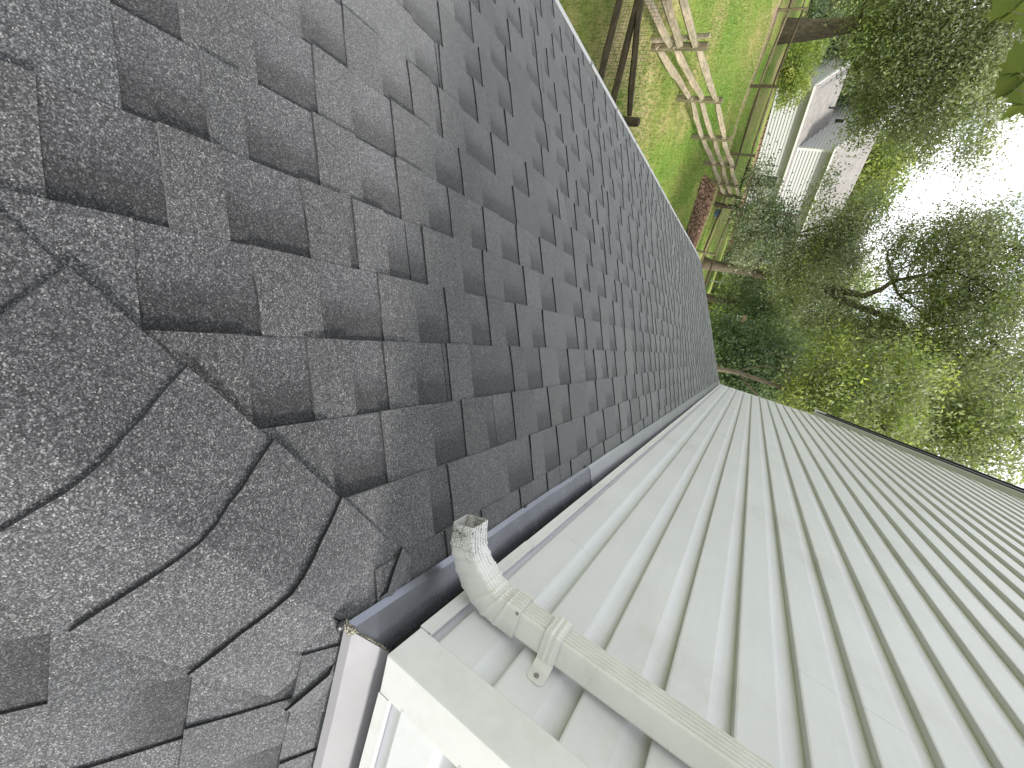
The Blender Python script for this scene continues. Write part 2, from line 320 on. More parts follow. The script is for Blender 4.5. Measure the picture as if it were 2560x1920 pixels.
# recess of course line n lies just below the butt of course n, i.e. on course n-1
tabs = []      # (dist, parent shingle, verts, cols)
TABF = [(0, 1, 3, 2), (2, 3, 5, 4), (4, 5, 7, 6), (14, 8, 9, 15), (14, 16, 18, 20, 11, 10, 8), (15, 9, 12, 13, 21, 19, 17)]
def course(fn, n, lo, hi, rec, seams):
    """one course: butt at s_n, upper edge at s_n - EXP; lo(s) is the hip end"""
    sb = min(S0 - n * EXP, SE + .012); su = S0 - (n + 1) * EXP
    if su < 0.0: su = 0.0
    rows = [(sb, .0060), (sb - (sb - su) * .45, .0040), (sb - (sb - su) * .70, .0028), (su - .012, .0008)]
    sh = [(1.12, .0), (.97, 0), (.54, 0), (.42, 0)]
    holder = []
    ed = [None] + list(seams) + [hi]
    for i in range(len(ed) - 1):
        a, b = ed[i], ed[i + 1]
        base = random.uniform(.88, 1.10); V = []; C_ = []
        nseg = max(2, int(((b - (lo(sb) if a is None else a)) / .25)))
        for (s, h), (k, _) in zip(rows, sh):
            a_ = lo(s) if a is None else a + .0012
            for j in range(nseg + 1):
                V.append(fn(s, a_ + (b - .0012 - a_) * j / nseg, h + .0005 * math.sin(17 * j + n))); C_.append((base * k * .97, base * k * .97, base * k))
        a_ = lo(sb) if a is None else a + .0012
        for hh in (-.005, .006):
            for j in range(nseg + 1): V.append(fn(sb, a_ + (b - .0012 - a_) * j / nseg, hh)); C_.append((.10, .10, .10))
        F = [(r * (nseg + 1) + j, r * (nseg + 1) + j + 1, (r + 1) * (nseg + 1) + j + 1, (r + 1) * (nseg + 1) + j) for r in range(3) for j in range(nseg)]
        F += [(5 * (nseg + 1) + j, 4 * (nseg + 1) + j, 4 * (nseg + 1) + j + 1, 5 * (nseg + 1) + j + 1) for j in range(nseg)]
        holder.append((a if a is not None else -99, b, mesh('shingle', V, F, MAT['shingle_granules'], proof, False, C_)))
    # teeth between the recesses
    pos = None; gaps = sorted(rec)
    st = [lo(su) - .02]; en = []
    for (a, b) in gaps: en.append(a); st.append(b)
    en.append(hi)
    for a, b in zip(st, en):
        cuts = [x for x in seams if a + .03 < x < b - .03]
        aa = a
        for bb in cuts + [b]:
            if bb - aa < .012: aa = bb; continue
            y0, y1 = aa + (.001 if aa != a else 0), bb - (.001 if bb != b else 0)
            l0, l1 = max(y0, lo(sb)), max(y0, lo(su))
            if y1 - l0 < .015 or y1 - l1 < .01: aa = bb; continue
            j = lambda: random.uniform(-.0015, .0015)
            hb = .0115 + random.uniform(-.0007, .0012); sk = random.uniform(-.004, .004)
            s_b = sb + random.uniform(-.0012, .0012)
            mid = (sb + su) / 2
            P = [fn(s_b, l0 + j(), hb), fn(s_b, y1 + j(), hb), fn(mid, max(l0, l1 if l0 > y0 else y0) + sk, .0082), fn(mid, y1 + sk, .0082),
                 fn(su + .01, l1 + sk, .0054), fn(su + .01, y1 + sk, .0054), fn(su - .008, l1 + sk, .0046), fn(su - .008, y1 + sk, .0046),
                 fn(s_b, l0, .0), fn(s_b, y1, .0), fn(mid, l0 + sk, .0), fn(su - .008, l1 + sk, -.002), fn(mid, y1 + sk, .0), fn(su - .008, y1 + sk, -.002)]
            k = random.choice((.90, .97, 1.0, 1.04, 1.10, 1.16)) * random.uniform(.96, 1.04); wm = random.uniform(-.02, .03)
            P += P[:8]
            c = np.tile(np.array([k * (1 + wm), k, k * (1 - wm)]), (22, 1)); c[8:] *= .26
            own = [h for h in holder if h[0] <= (y0 + y1) / 2 <= h[1] + .01]
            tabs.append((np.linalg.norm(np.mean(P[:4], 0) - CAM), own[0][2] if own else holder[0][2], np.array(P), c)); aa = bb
def rand_rec(y, end):
    out = []
    while y < end:
        g = random.uniform(.06, .17); wd = random.choice((.05, .09, .11, .12, .13, .15)); y += g
        if y + wd > end: break
        out.append((y, y + wd)); y += wd
    return out
def seams_for(a, b): 
    out = []; y = a + random.uniform(.25, 1.0)
    while y < b - .15: out.append(y); y += 1.0
    return out
for n in range(-13, 4):
    rec = list(REC.get(n + 1, []))
    start = rec[-1][1] + .05 if rec else -2.2
    first = rec[0][0] if rec else None
    lo = lambda s: YC - s * CT
    sb = S0 - n * EXP
    if rec: rec = [r for r in rand_rec(lo(sb) - .3, first - .12) if r[1] < first - .05] + rec
    rec = rec + rand_rec(start, YEND)
    course(Pm, n, lo, YEND, rec, seams_for(lo(sb), YEND))
for n in range(-13, 4):
    lo = lambda s: -s * CT
    sb = S0 - n * EXP
    course(Ph, n, lo, 2.6, rand_rec(lo(sb) + random.uniform(-.1, .1), 2.6), seams_for(lo(sb), 2.6))
tabs.sort(key=lambda q: q[0])
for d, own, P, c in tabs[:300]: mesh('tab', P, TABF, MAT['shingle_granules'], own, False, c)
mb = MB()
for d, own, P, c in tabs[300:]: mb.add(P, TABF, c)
tag(mb.build('shingle_tabs', MAT['shingle_granules'], proof), 'small far shingle tabs towards the end of the roof', kind='stuff')

# hip caps
def cap(bk, length, tuck=False):
    V = []; C_ = []; ws = [-.15, -.11, -.075, -.052, -.025, 0, .025, .052, .075, .11, .15]; k = random.uniform(.97, 1.10); us = [0, .25, .6, 1.0]; nw = len(ws)
    sk = random.uniform(-.006, .006); JT = [random.uniform(-.0012, .0012) for _ in range(len(us) * nw)]
    def pt(b, w_, h):
        q = math.sqrt(w_ * w_ + .018 ** 2) - .008
        return (-(b + w_) / math.sqrt(2), YC + (-b + w_) / math.sqrt(2), -TT * (b + q) / math.sqrt(2) + h - (.016 * max(0, 1 - max(b - .045, 0) / .09) * min(1, max(0, (.075 - abs(w_)) / .022)) if tuck else 0))
    for th_ in (0, -.0052, -.00001):
        for u in us:
            for w_ in ws:
                V.append(pt(bk - length * u + sk * w_ / .15 + JT[len(V) % (len(us) * nw)], w_ * (1 - .04 * u), .0205 - .0150 * u + th_ + (.0012 * math.sin(w_ * 30 + bk * 30) if u < .3 else 0)))
                C_.append((k, k, k * 1.02) if th_ == 0 else (.09, .09, .09))
    n1 = nw * len(us); F = []
    for r in range(len(us) - 1):
        for i in range(nw - 1):
            a = r * nw + i; F.append((a, a + 1, a + nw + 1, a + nw))
        F.append((2 * n1 + r * nw, 2 * n1 + (r + 1) * nw, n1 + (r + 1) * nw, n1 + r * nw)); F.append((2 * n1 + r * nw + nw - 1, n1 + r * nw + nw - 1, n1 + (r + 1) * nw + nw - 1, 2 * n1 + (r + 1) * nw + nw - 1))
    for i in range(nw - 1): F.append((2 * n1 + i, n1 + i, n1 + i + 1, 2 * n1 + i + 1))
    mesh('hip_cap', V, F, MAT['shingle_granules'], proof, False, C_)
bs = [.040, .212, .362, .500]
while bs[-1] < 3.0: bs.append(bs[-1] + .143 + random.uniform(-.006, .006))
for i, b in enumerate(bs): cap(b, .26 if i > 1 else .05 + .10 * i, i < 2)

# wall flashing: (o = distance out from the wall plane, z)
FS = [(.0690, -.0225), (.0620, -.0105), (-.0074, .0235), (-.035, .037)]
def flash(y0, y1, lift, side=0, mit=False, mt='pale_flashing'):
    V = []; n = max(2, int((y1 - y0) / .12)); rows = len(FS)
    for j in range(n + 1):
        for (o, z) in FS:
            q = y0 + (y1 - y0) * j / n
            if mit and j == 0: q = (YC - o) if side == 0 else -o
            wv = .0012 * math.sin(q * 9.1) + .0008 * math.sin(q * 23) + .0035 * max(0, q - 4.5) * .2 * math.sin(q * 2.3)
            p = (-o, q, z + lift + wv) if side == 0 else (q, YC - o, z + lift + wv)
            V.append(p)
    F = [(j * rows + r, j * rows + r + 1, (j + 1) * rows + r + 1, (j + 1) * rows + r) for j in range(n) for r in range(rows - 1)]
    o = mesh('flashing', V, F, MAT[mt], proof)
    md = o.modifiers.new('thick', 'SOLIDIFY'); md.thickness = .0012; md.offset = -1
    return o
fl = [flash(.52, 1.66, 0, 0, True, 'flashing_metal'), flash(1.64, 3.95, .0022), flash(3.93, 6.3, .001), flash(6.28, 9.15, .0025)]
fl2 = flash(-.0, 2.6, .0035, 1, True, 'matte_flashing')
def blob(c, r, parent, name, mt, n=7, sq=.5):
    V = []; F = []; m_ = 5
    for i in range(m_ + 1):
        for k in range(n):
            a = math.pi * i / m_; b_ = 2 * math.pi * k / n; q = r * random.uniform(.75, 1.2)
            V.append((c[0] + q * math.sin(a) * math.cos(b_), c[1] + 1.3 * q * math.sin(a) * math.sin(b_), c[2] + q * sq * math.cos(a)))
    for i in range(m_):
        for k in range(n): F.append((i * n + k, i * n + (k + 1) % n, (i + 1) * n + (k + 1) % n, (i + 1) * n + k))
    return mesh(name, V, F, MAT[mt], parent, True)
for q, f_ in ((.80, 0), (1.097, 0), (1.62, 0), (2.19, 1), (2.76, 1), (3.31, 1), (4.4, 2), (5.1, 2), (5.8, 2), (6.9, 3), (7.9, 3)):
    blob((-.066, q, -.0235), .0085, fl[f_], 'sealant_dab', 'sealant_black', 8, .55)
for q in (.30, .62): blob((q, YC - .066, -.0235), .009, fl2, 'sealant_dab', 'sealant_black', 8, .6)
mb = MB(); P = []; rd = []
for i in range(15):
    u = i / 14; o = .070 - .080 * u; z = np.interp(o, [-.0074, .0605, .0665, .075], [.0207, -.0155, -.0285, -.032])
    P.append((-o + random.uniform(-.002, .002), YC - o + random.uniform(-.002, .002), z + .003)); rd.append(random.uniform(.0028, .0048) + (.003 if i < 3 else 0))
mb.tube(P, rd, 8, None, True, .5); mb.build('sealant_bead', MAT['gritty_sealant'], proof, True)
blob((-.068, YC - .072, -.0245), .0105, proof, 'sealant_dab', 'sealant_black', 9, .55)

# gutter and fascia along the eave
mb = MB()
GX = [(-2.105, -1.135), (-2.105, -1.235), (-2.185, -1.245), (-2.215, -1.20), (-2.213, -1.168), (-2.190, -1.168), (-2.190, -1.173), (-2.206, -1.175)]
V = []; yy = [YC - SE * CT - .02] + list(np.linspace(-1.5, YEND, 14)); k = len(GX)
for y in yy:
    for (x, z) in GX: V.append((x, y, z + .003 * math.sin(y * 1.7)))
F = [(j * k + r, j * k + r + 1, (j + 1) * k + r + 1, (j + 1) * k + r) for j in range(len(yy) - 1) for r in range(k - 1)]
gt = mesh('gutter', V, F, MAT['neighbour_trim'], proof)
mb = MB(); mb.box((-2.20, -1.55, -1.20), (-2.106, YEND - .02, -1.172)); mb.build('gutter_debris', MAT['gutter_debris'], gt)
for y in np.arange(.4, 9, .6): mb = MB(); mb.box((-2.214, y, -1.169), (-2.187, y + .02, -1.1655)); mb.build('gutter_bracket', MAT['screw_steel'], gt)
mb = MB(); mb.box((-2.10, YC - SE * CT, -1.30), (-2.07, YEND, -1.118)); mb.build('fascia', MAT['white_trim'], proof)
mb = MB(); mb.box((-2.07, -1.5, -1.26), (-.01, YEND - .05, -1.25)); mb.build('soffit', MAT['white_trim'], proof)
P = [Pm(0, YEND - .002, -.012), Pm(SE, YEND - .002, -.012), Pm(SE, YEND + .02, -.012), Pm(0, YEND + .02, -.012)]
P = [q - np.array([0, 0, .14]) for q in P] + P
mb = MB(); mb.hexa(P); mb.build('rake_board', MAT['white_trim'], proof)
for y in (-1.3, 1.3, 3.9, 6.5, 9.0): mb = MB(); mb.box((-1.98, y - .06, GZ - .1), (-1.86, y + .06, -1.26)); mb.build('porch_post', MAT['white_trim'], proof)

# ------------------------------------------------------------------ house
house = empty('house', (3.0, 4.6, GZ), 'two-storey house wall in pale grey-green vinyl siding above the porch roof', 'house')
LP = .127184; ZZ0 = -.0400; YF = 8.74; RZ = 1.62; RS = .866
def y_end(z): return YF if z < RZ else YF - .10 - (z - RZ) / RS
def y_sta(z): return .575 if z < RZ else .575 + (z - RZ) / RS
PROF = [(.006, 0), (-.0195, .0), (-.0205, .004), (-.0155, .078), (-.0135, .084), (-.0095, .091), (-.0050, .101), (-.0015, .113), (.0015, .124), (.0045, .1335)]
def plank(m_, a, b):
    z0 = ZZ0 + m_ * LP; V = []; ns = 4
    pr = [q for q in PROF if z0 + q[1] > .052]
    for (x, z) in pr:
        for j in range(ns + 1):
            ya = y_sta(z0 + z) if a is None else a; yb = y_end(z0 + z) if b is None else b
            if yb < ya + .01: yb = ya + .01
            q = ya + (yb - ya) * j / ns
            V.append((x + .0008 * math.sin(q * 2.1 + m_) + (0 if a is None else .0), q, z0 + z + .0012 * math.sin(q * 1.3 + m_ * 2)))
    F = [(r * (ns + 1) + j, (r + 1) * (ns + 1) + j, (r + 1) * (ns + 1) + j + 1, r * (ns + 1) + j + 1) for r in range(len(pr) - 1) for j in range(ns)]
    mesh('siding_plank', V, F, MAT['vinyl_siding'], house)
for m_ in range(0, 39):
    z = ZZ0 + m_ * LP
    if y_end(z + LP) - y_sta(z) < .25: break
    cuts = [None] + [c for c in ([1.15 + 3.66 * k for k in range(3)] if (m_ // 2) % 3 == 0 else [2.9 + 3.66 * k for k in range(2)] if (m_ // 2) % 3 == 1 else [4.1]) if y_sta(z) + .3 < c < y_end(z) - .5] + [None]
    for a, b in zip(cuts[:-1], cuts[1:]): plank(m_, a, b if b is None else b - .0005)
# planks of the wall round the corner (faces -Y)
for m_ in range(0, 30):
    z0 = ZZ0 + m_ * LP + .01; pr = [q for q in PROF if z0 + q[1] > .052]; V = []
    for (x, z) in pr:
        for j in range(3): V.append((.05 + 3.0 * j, YC + x, z0 + z))
    F = [(r * 3 + j, r * 3 + j + 1, (r + 1) * 3 + j + 1, (r + 1) * 3 + j) for r in range(len(pr) - 1) for j in range(2)]
    mesh('siding_plank', V, F, MAT['vinyl_siding'], house)
# sheathing behind, as one gable-shaped slab, and the storey below
pk = (RZ + (YF - .1 - .575) / 2 * RS)
out = [(YC + .02, -.25), (YF - .01, -.25), (YF - .01, RZ), ((YF + .52) / 2, pk), (YC + .02, RZ)]
V = [(.004, y, z) for y, z in out] + [(6.0, y, z) for y, z in out]
mesh('wall_sheathing', V, [(4, 3, 2, 1, 0), (5, 6, 7, 8, 9), (0, 1, 6, 5), (1, 2, 7, 6), (4, 0, 5, 9)], MAT['black_felt'], house)
mb = MB(); mb.box((.004, YC + .02, GZ - .2), (6, YF, -.26)); mb.build('lower_wall', MAT['vinyl_siding'], house)
# J-channel along the bottom of the siding
for (a, b, dz) in ((.586, 1.012, 0), (1.006, 4.67, .0022), (4.66, 8.70, 0)):
    mb = MB(); mb.box((-.0235 - dz * .4, a, .041 + dz), (-.0150, b, .064 + dz)); mb.box((-.0250 - dz * .4, a, .0625 + dz), (-.0190 - dz * .4, b, .0690 + dz)); mb.build('starter_strip', MAT['white_trim'], house)
mb = MB(); mb.box((.058, YC - .021, .046), (6, YC + .003, .071)); mb.build('starter_strip', MAT['white_trim'], house)
# corner boards
mb = MB()
pl = [(-.022, .500), (.058, .500), (.058, .517), (-.004, .517), (-.004, .585), (-.022, .585)]
V = [(x, y, .043 + (.004 if x > 0 else 0)) for x, y in pl] + [(x, y, RZ + .02) for x, y in pl]
o = mesh('corner_board', V, [tuple(range(6))[::-1], tuple(range(6, 12))] + [(i, (i + 1) % 6, 6 + (i + 1) % 6, 6 + i) for i in range(6)], MAT['white_trim'], house)
bv = o.modifiers.new('bevel', 'BEVEL'); bv.width = .0018; bv.segments = 2
mb = MB(); mb.box((-.024, YF - .035, .02), (.02, YF + .012, RZ + .02)); mb.build('corner_board', MAT['white_trim'], house)
# rake trim, soffit, fascia and the upper roof, both sides of the gable
for sgn, yb in ((1, YF), (-1, .52)):
    ym = (YF + .52) / 2
    d = np.array([0, ym - yb, 0.]); d[2] = abs(ym - yb) * RS; ln = np.linalg.norm(d); d /= ln; nn = np.array([0, -d[2], d[1]]); nn *= (1 if nn[2] > 0 else -1)
    o0 = np.array([0, yb, RZ - .03])
    def strip(name, x0, x1, n0, n1, mt, a=-.12, wob=0):
        mb = MB(); seg = 40 if wob else 1
        for k in range(seg):
            u0, u1 = a + (ln + .04 - a) * k / seg, a + (ln + .04 - a) * (k + 1) / seg
            w0, w1 = wob * math.sin(k * 2.4) + wob * random.uniform(-.6, .6), 0
            P = []
            for nv, wv in ((n0, 0), (n1, w0)):
                for (x, u) in ((x0, u0), (x1, u0), (x1, u1), (x0, u1)): P.append(o0 + d * u + nn * (nv + wv) + np.array([x, 0, 0]))
            mb.hexa(P)
        return mb.build(name, MAT[mt], house)
    strip('rake_channel', -.026, -.001, -.020, .008, 'white_trim', 0)
    strip('rake_soffit', -.060, -.001, .0, .012, 'neighbour_trim', -.05)
    strip('rake_fascia', -.078, -.061, -.012, .03, 'neighbour_trim', -.05)
    strip('rake_drip_edge', -.095, -.079, .012, .20, 'dark_metal', -.12)
    strip('upper_roof', -.112, 6.3, .165, .215, 'dark_metal', -.12, .008)
mb = MB(); p0 = onplane(2048, 1040, 0, -.08); mb.box((-.11, YF + .03, RZ - .06), (.05, YF + .22, RZ + .10)); o = mb.build('gutter_end', MAT['neighbour_trim'], house)

# ------------------------------------------------------------------ downspout
ds = empty('downspout', (-.06, .716, .0), 'cream corrugated metal downspout with a stained elbow strapped to the siding', 'downspout')
Y0, Y1 = .691, .742; YM = (Y0 + Y1) / 2
def section(inn, outp, grow=0.0, rib=.0040):
    """closed ring of a rectangular pipe; inn = ribbed face, outp = wall face (x, z)"""
    a = np.array(inn, float); b = np.array(outp, float); dv = (b - a) / np.linalg.norm(b - a); a = a - dv * grow; b = b + dv * grow
    hw = (Y1 - Y0) / 2 + grow; P = []
    ys = np.linspace(-1, 1, 23)
    for i, q in enumerate(ys):
        r = rib * (1 if i % 4 == 3 else 0) if 1 < i < len(ys) - 2 else 0
        c_ = .006 if abs(q) == 1 else 0
        e = a + dv * (r + c_ * .5)
        P.append((e[0], YM + q * hw * (1 - .02 * (abs(q) == 1)), e[1]))
    for (q, u) in ((1, .12), (1, .5), (1, .9), (.85, 1), (-.85, 1), (-1, .9), (-1, .5), (-1, .12)):
        e = a + (b - a) * u; P.append((e[0], YM + q * hw, e[1]))
    return P
def loft(name, secs, parent, smooth=False):
    n = len(secs[0]); V = [p for s in secs for p in s]
    F = [(i * n + k, i * n + (k + 1) % n, (i + 1) * n + (k + 1) % n, (i + 1) * n + k) for i in range(len(secs) - 1) for k in range(n)]
    o = mesh(name, V, F, MAT['downspout_paint'], parent, smooth)
    if smooth: o.data.set_sharp_from_angle(angle=R_(38))
    md = o.modifiers.new('t', 'SOLIDIFY'); md.thickness = .001; md.offset = 1; return o
loft('pipe', [section((-.090, z), (-.030, z), -.001) for z in (.14, .35, .7, 1.1, 1.5, 2.2, 3.0)], ds)
KEY = [((-.0915, .187), (-.029, .187)), ((-.0915, .165), (-.0285, .155)), ((-.0890, .128), (-.0350, .096)), ((-.105, .0945), (-.0685, .0405)), ((-.1365, .0560), (-.1225, .0010)), ((-.165, .0440), (-.152, -.0075)), ((-.1935, .0375), (-.1790, -.0115))]
KI = np.array([k[0] for k in KEY]); KO = np.array([k[1] for k in KEY]); tt = np.arange(len(KEY))
def spl(K, u):
    i = int(min(max(math.floor(u), 0), len(K) - 2)); f_ = u - i
    p0, p1, p2, p3 = K[max(i - 1, 0)], K[i], K[i + 1], K[min(i + 2, len(K) - 1)]
    return .5 * (2 * p1 + (p2 - p0) * f_ + (2 * p0 - 5 * p1 + 4 * p2 - p3) * f_ ** 2 + (3 * p1 - p0 - 3 * p2 + p3) * f_ ** 3)
secs = []; us = np.linspace(0, 6, 121)
for u in us:
    g = .0012
    if 1.2 <= u <= 4.7:
        ph = (u - 1.2) / .50; ph -= math.floor(ph)
        g += .0014 * math.exp(-((ph - .2) / .10) ** 2) - .0012 * ph + .0006
    secs.append(section(spl(KI, u), spl(KO, u), g, .0034))
loft('elbow', secs, ds, True)
mb = MB()
ring = [section((-.0905, z), (-.0295, z), .0028, .0008) for z in (.243, .247, .255, .259, .269, .273, .278)]
for q, r in enumerate(ring):
    if q in (2, 4): ring[q] = section((-.0905, .243 + .0058 * q), (-.0295, .243 + .0058 * q), .0042, .0008)
st = loft('strap', ring, ds)
tb = [(0, 0), (.012, -.0), (.034, 0), (.041, .007), (.041, .028), (.034, .035), (.012, .035), (0, .035)]
V = [(-.0185 - .012 * max(0, 1 - a / .012), Y0 - .002 - a, .243 + b) for a, b in tb] + [(-.0205 - .012 * max(0, 1 - a / .012), Y0 - .002 - a, .243 + b) for a, b in tb]
mesh('strap_tab', V, [tuple(range(8)), tuple(range(8, 16))[::-1]] + [(i, 8 + i, 8 + (i + 1) % 8, (i + 1) % 8) for i in range(8)], MAT['downspout_paint'], st)
mb = MB(); mb.tube([(-.0203, Y0 - .029, .2605), (-.0235, Y0 - .029, .2605)], .0048, 10); mb.build('screw', MAT['screw_steel'], st)
mb = MB(); mb.tube([(-.086, Y0 - .0012, .181), (-.086, Y0 - .0034, .181)], .0036, 8); mb.build('seam_scuff', MAT['screw_steel'], ds)  # round steel bit standing in for the chipped scuff at the seam

# ------------------------------------------------------------------ rail fences
def post(parent, x, y, h, mt, r=.075, lean=(0, 0)):
    z = gzz(x, y); mb = MB(); P = []
    for k in range(5): P.append((x + lean[0] * k / 4, y + lean[1] * k / 4, z - .15 + (h + .15) * k / 4))
    mb.tube(P, [r * random.uniform(.92, 1.08) for _ in P], 7, None, True, .22); mb.build('post', MAT[mt], parent)
def rail(parent, a, b, mt, r=.055):
    a, b = np.array(a, float), np.array(b, float); P = []; n = 5
    for k in range(n + 1):
        u = k / n; q = a + (b - a) * u; q = q + rng.normal(0, .006, 3); q[2] -= .02 * math.sin(math.pi * u); P.append(q)
    rad = [r * (.75 if k in (0, n) else random.uniform(.9, 1.15)) for k in range(n + 1)]
    mb = MB(); mb.tube(P, rad, 5, None, True, .25); mb.build('rail', MAT[mt], parent)
fa = empty('split_rail_fence', (-6.3, 9.8, GZ), 'weathered tan split rail fence crossing the lawn towards the mulch bed', 'fence')
AP = [(-5.98, 7.15), (-6.32, 9.82), (-6.59, 12.44), (-6.76, 15.11), (-6.93, 17.68), (-7.12, 20.15), (-7.32, 22.3)]
for i, (x, y) in enumerate(AP): post(fa, x, y, 1.17 if i < 4 else 1.1, 'grey_post', .08, (random.uniform(-.03, .03), random.uniform(-.02, .05)))
for i in range(len(AP) - 1):
    (x0, y0), (x1, y1) = AP[i], AP[i + 1]
    for k, h in enumerate((.36, .68, 1.0)):
        dz0, dz1 = random.uniform(-.05, .05), random.uniform(-.05, .05)
        if i == 1: dz0 = (-.22, -.18, -.02)[k]; dz1 = 0
        if i == 0: dz1 = (.06, -.05, -.08)[k]
        rail(fa, (x0 + .02, y0 - .10, gzz(x0, y0) + h + dz0), (x1 - .02, y1 + .10, gzz(x1, y1) + h + dz1), 'weathered_rail', .07)
a = AP[0]; b = AP[1]
rail(fa, (a[0], a[1], GZ + .82), (b[0] + .02, b[1], GZ + .55), 'weathered_rail', .06)
rail(fa, (AP[1][0], AP[1][1], GZ + .9), (AP[2][0], AP[2][1], GZ + 1.02), 'weathered_rail', .045)
post(fa, AP[1][0] - .03, AP[1][1] - .16, 1.22, 'weathered_rail', .05, (-.02, -.10))
fc = empty('wire_backed_fence', (-4.6, 7.25, GZ), 'rail fence, wood coloured dark for shade, with wire mesh joining the tan fence at its corner', 'fence')
def onY(x, y, Yv): return onplane(x, y, 1, Yv)
e1 = onY(1572, 304, 7.28); post(fc, e1[0], 7.28, 1.20, 'shade_dark_rail', .075)
post(fc, -3.0, 7.30, 1.15, 'shade_dark_rail', .075)
for (q0, q1, r) in (((1503, 200), (1550, 0), .055), ((1532, 265), (1595, 0), .058), ((1570, 310), (1602, 0), .055)):
    A, B = onY(*q0, 7.27), onY(*q1, 7.22); d = (B - A) / (B[0] - A[0])
    A2 = A + d * (-3.0 - A[0] if r != .055 or q0[0] != 1570 else e1[0] - .1 - A[0]); B2 = A + d * (-5.98 - A[0]); rail(fc, A2, B2, 'shade_dark_rail', r)
rail(fc, (e1[0] + .05, 7.28, GZ + 1.0), (-3.0, 7.3, GZ + .98), 'shade_dark_rail', .055)
mb = MB()
for k in np.arange(-5.95, -3.0, .055): mb.box((k, 7.335, GZ + .06), (k + .0026, 7.338, GZ + 1.02))
for k in np.arange(.06, 1.03, .055): mb.box((-5.95, 7.339, GZ + k), (-3.0, 7.342, GZ + k + .0026))
tag(mb.build('wire_mesh', MAT['wire'], fc), kind='stuff')
fb = empty('back_rail_fence', (-10, 21.6, GZ), 'thin grey two-rail fence along the far edge of the lawn', 'fence')
BP = [(-18.0, 20.9), (-14.15, 21.15), (-11.33, 21.18), (-9.0, 22.1), (-6.9, 22.4), (-4.74, 22.75), (-2.2, 23.2), (0.6, 23.7)]
for i, (x, y) in enumerate(BP): post(fb, x, y, 1.08 if i < 5 else .95, 'grey_post' if i % 2 else 'shade_dark_rail', .06)
for i in range(len(BP) - 1):
    (x0, y0), (x1, y1) = BP[i], BP[i + 1]
    for h in (.42, .92): rail(fb, (x0, y0, gzz(x0, y0) + h), (x1, y1, gzz(x1, y1) + h - random.uniform(0, .06)), 'grey_post' if (i + int(h * 2)) % 2 else 'shade_dark_rail', .05)

# ------------------------------------------------------------------ neighbour's house
KN = 38.0 / 34.0
o1 = CAM + (np.array([-15.761136, 30.37927396, -1.9670471]) - CAM) * KN
tv = np.array([.71160421, .70258056, 0]); nv = np.array([-.70258056, .71160421, 0])
base_z = -5.0
nh = empty('neighbour_house', (o1[0] + 4 * tv[0] + 3 * nv[0], o1[1] + 4 * tv[1] + 3 * nv[1], base_z), 'pale sided house with low grey-brown roofs beyond the back fence', 'house')
def NP(t_, n_, z): return np.array([o1[0] + tv[0] * t_ + nv[0] * n_, o1[1] + tv[1] * t_ + nv[1] * n_, z])
ZE = o1[2]; ZM = .387 + (.25 - .387) * KN; TM = 3.15 * KN; ZR = .387 + (-.87 - .387) * KN; NR = 3.85 * KN; ZA = .387 + (2.08 - .387) * KN; NA = 5.2 * KN; TEND = 13.0
def lapwall(name, P0, P1, z0, ztop, outv, lap=.20):
    """lapped siding from P0 to P1; ztop(u) gives the top at fraction u"""
    mb = MB(); P0 = np.array(P0, float); P1 = np.array(P1, float); zmax = max(ztop(u) for u in np.linspace(0, 1, 21)); nseg = 24
    z = z0
    while z < zmax - .01:
        z2 = min(z + lap, zmax)
        us_ = [u for u in np.linspace(0, 1, nseg + 1) if ztop(u) > z]
        if len(us_) > 1:
            ua, ub = us_[0], us_[-1]
            A, B = P0 + (P1 - P0) * ua, P0 + (P1 - P0) * ub
            f3 = lambda q, zz, off: (q[0] + outv[0] * off, q[1] + outv[1] * off, zz)
            mb.add([f3(A, z, .0), f3(B, z, .0), f3(B, z, .06), f3(A, z, .06), f3(B, z2, .004), f3(A, z2, .004)], [(0, 1, 2, 3), (3, 2, 4, 5)])
        z = z2
    return mb.build(name, MAT['neighbour_siding'], nh)
fr = -nv; lf = -tv
lapwall('wall', NP(0, .3, 0), NP(TEND, .3, 0), base_z + .55, lambda u: ZE + .1, fr)
lapwall('wall', NP(.0, 7.4, 0), NP(.0, .3, 0), base_z + .55, lambda u: ZE + .1 + (ZR - ZE) * (1 - abs(u - .5) * 2), lf)
lapwall('wall', NP(TM, .35, 0), NP(TEND, .35, 0), ZE + .1, lambda u: ZM, fr)
lapwall('wall', NP(TM, 2 * NA - .35, 0), NP(TM, .35, 0), ZE - .3, lambda u: ZM + (ZA - ZM) * (1 - abs(u - .5) * 2), lf)
def slab(name, P, th, mt):
    P = [np.array(q, float) for q in P]; mb = MB(); mb.hexa([q - np.array([0, 0, th]) for q in P] + P); return mb.build(name, MAT[mt], nh)
slab('lower_roof', [NP(-.35, -.05, ZE), NP(TM, -.05, ZE), NP(TM, NR, ZR), NP(-.35, NR, ZR)], .10, 'neighbour_roof')
slab('lower_roof', [NP(-.35, NR, ZR), NP(TM, NR, ZR), NP(TM, 2 * NR, ZE), NP(-.35, 2 * NR, ZE)], .10, 'neighbour_roof')
slab('pent_roof', [NP(TM, -.05, ZE), NP(TEND, -.05, ZE), NP(TEND, .34, ZE + .12), NP(TM, .34, ZE + .12)], .08, 'neighbour_roof')
slab('main_roof', [NP(TM - .35, -.1, ZM - .06), NP(TEND, -.1, ZM - .06), NP(TEND, NA, ZA), NP(TM - .35, NA, ZA)], .10, 'neighbour_roof')
slab('main_roof', [NP(TM - .35, NA, ZA), NP(TEND, NA, ZA), NP(TEND, 2 * NA + .1, ZM - .06), NP(TM - .35, 2 * NA + .1, ZM - .06)], .10, 'neighbour_roof')
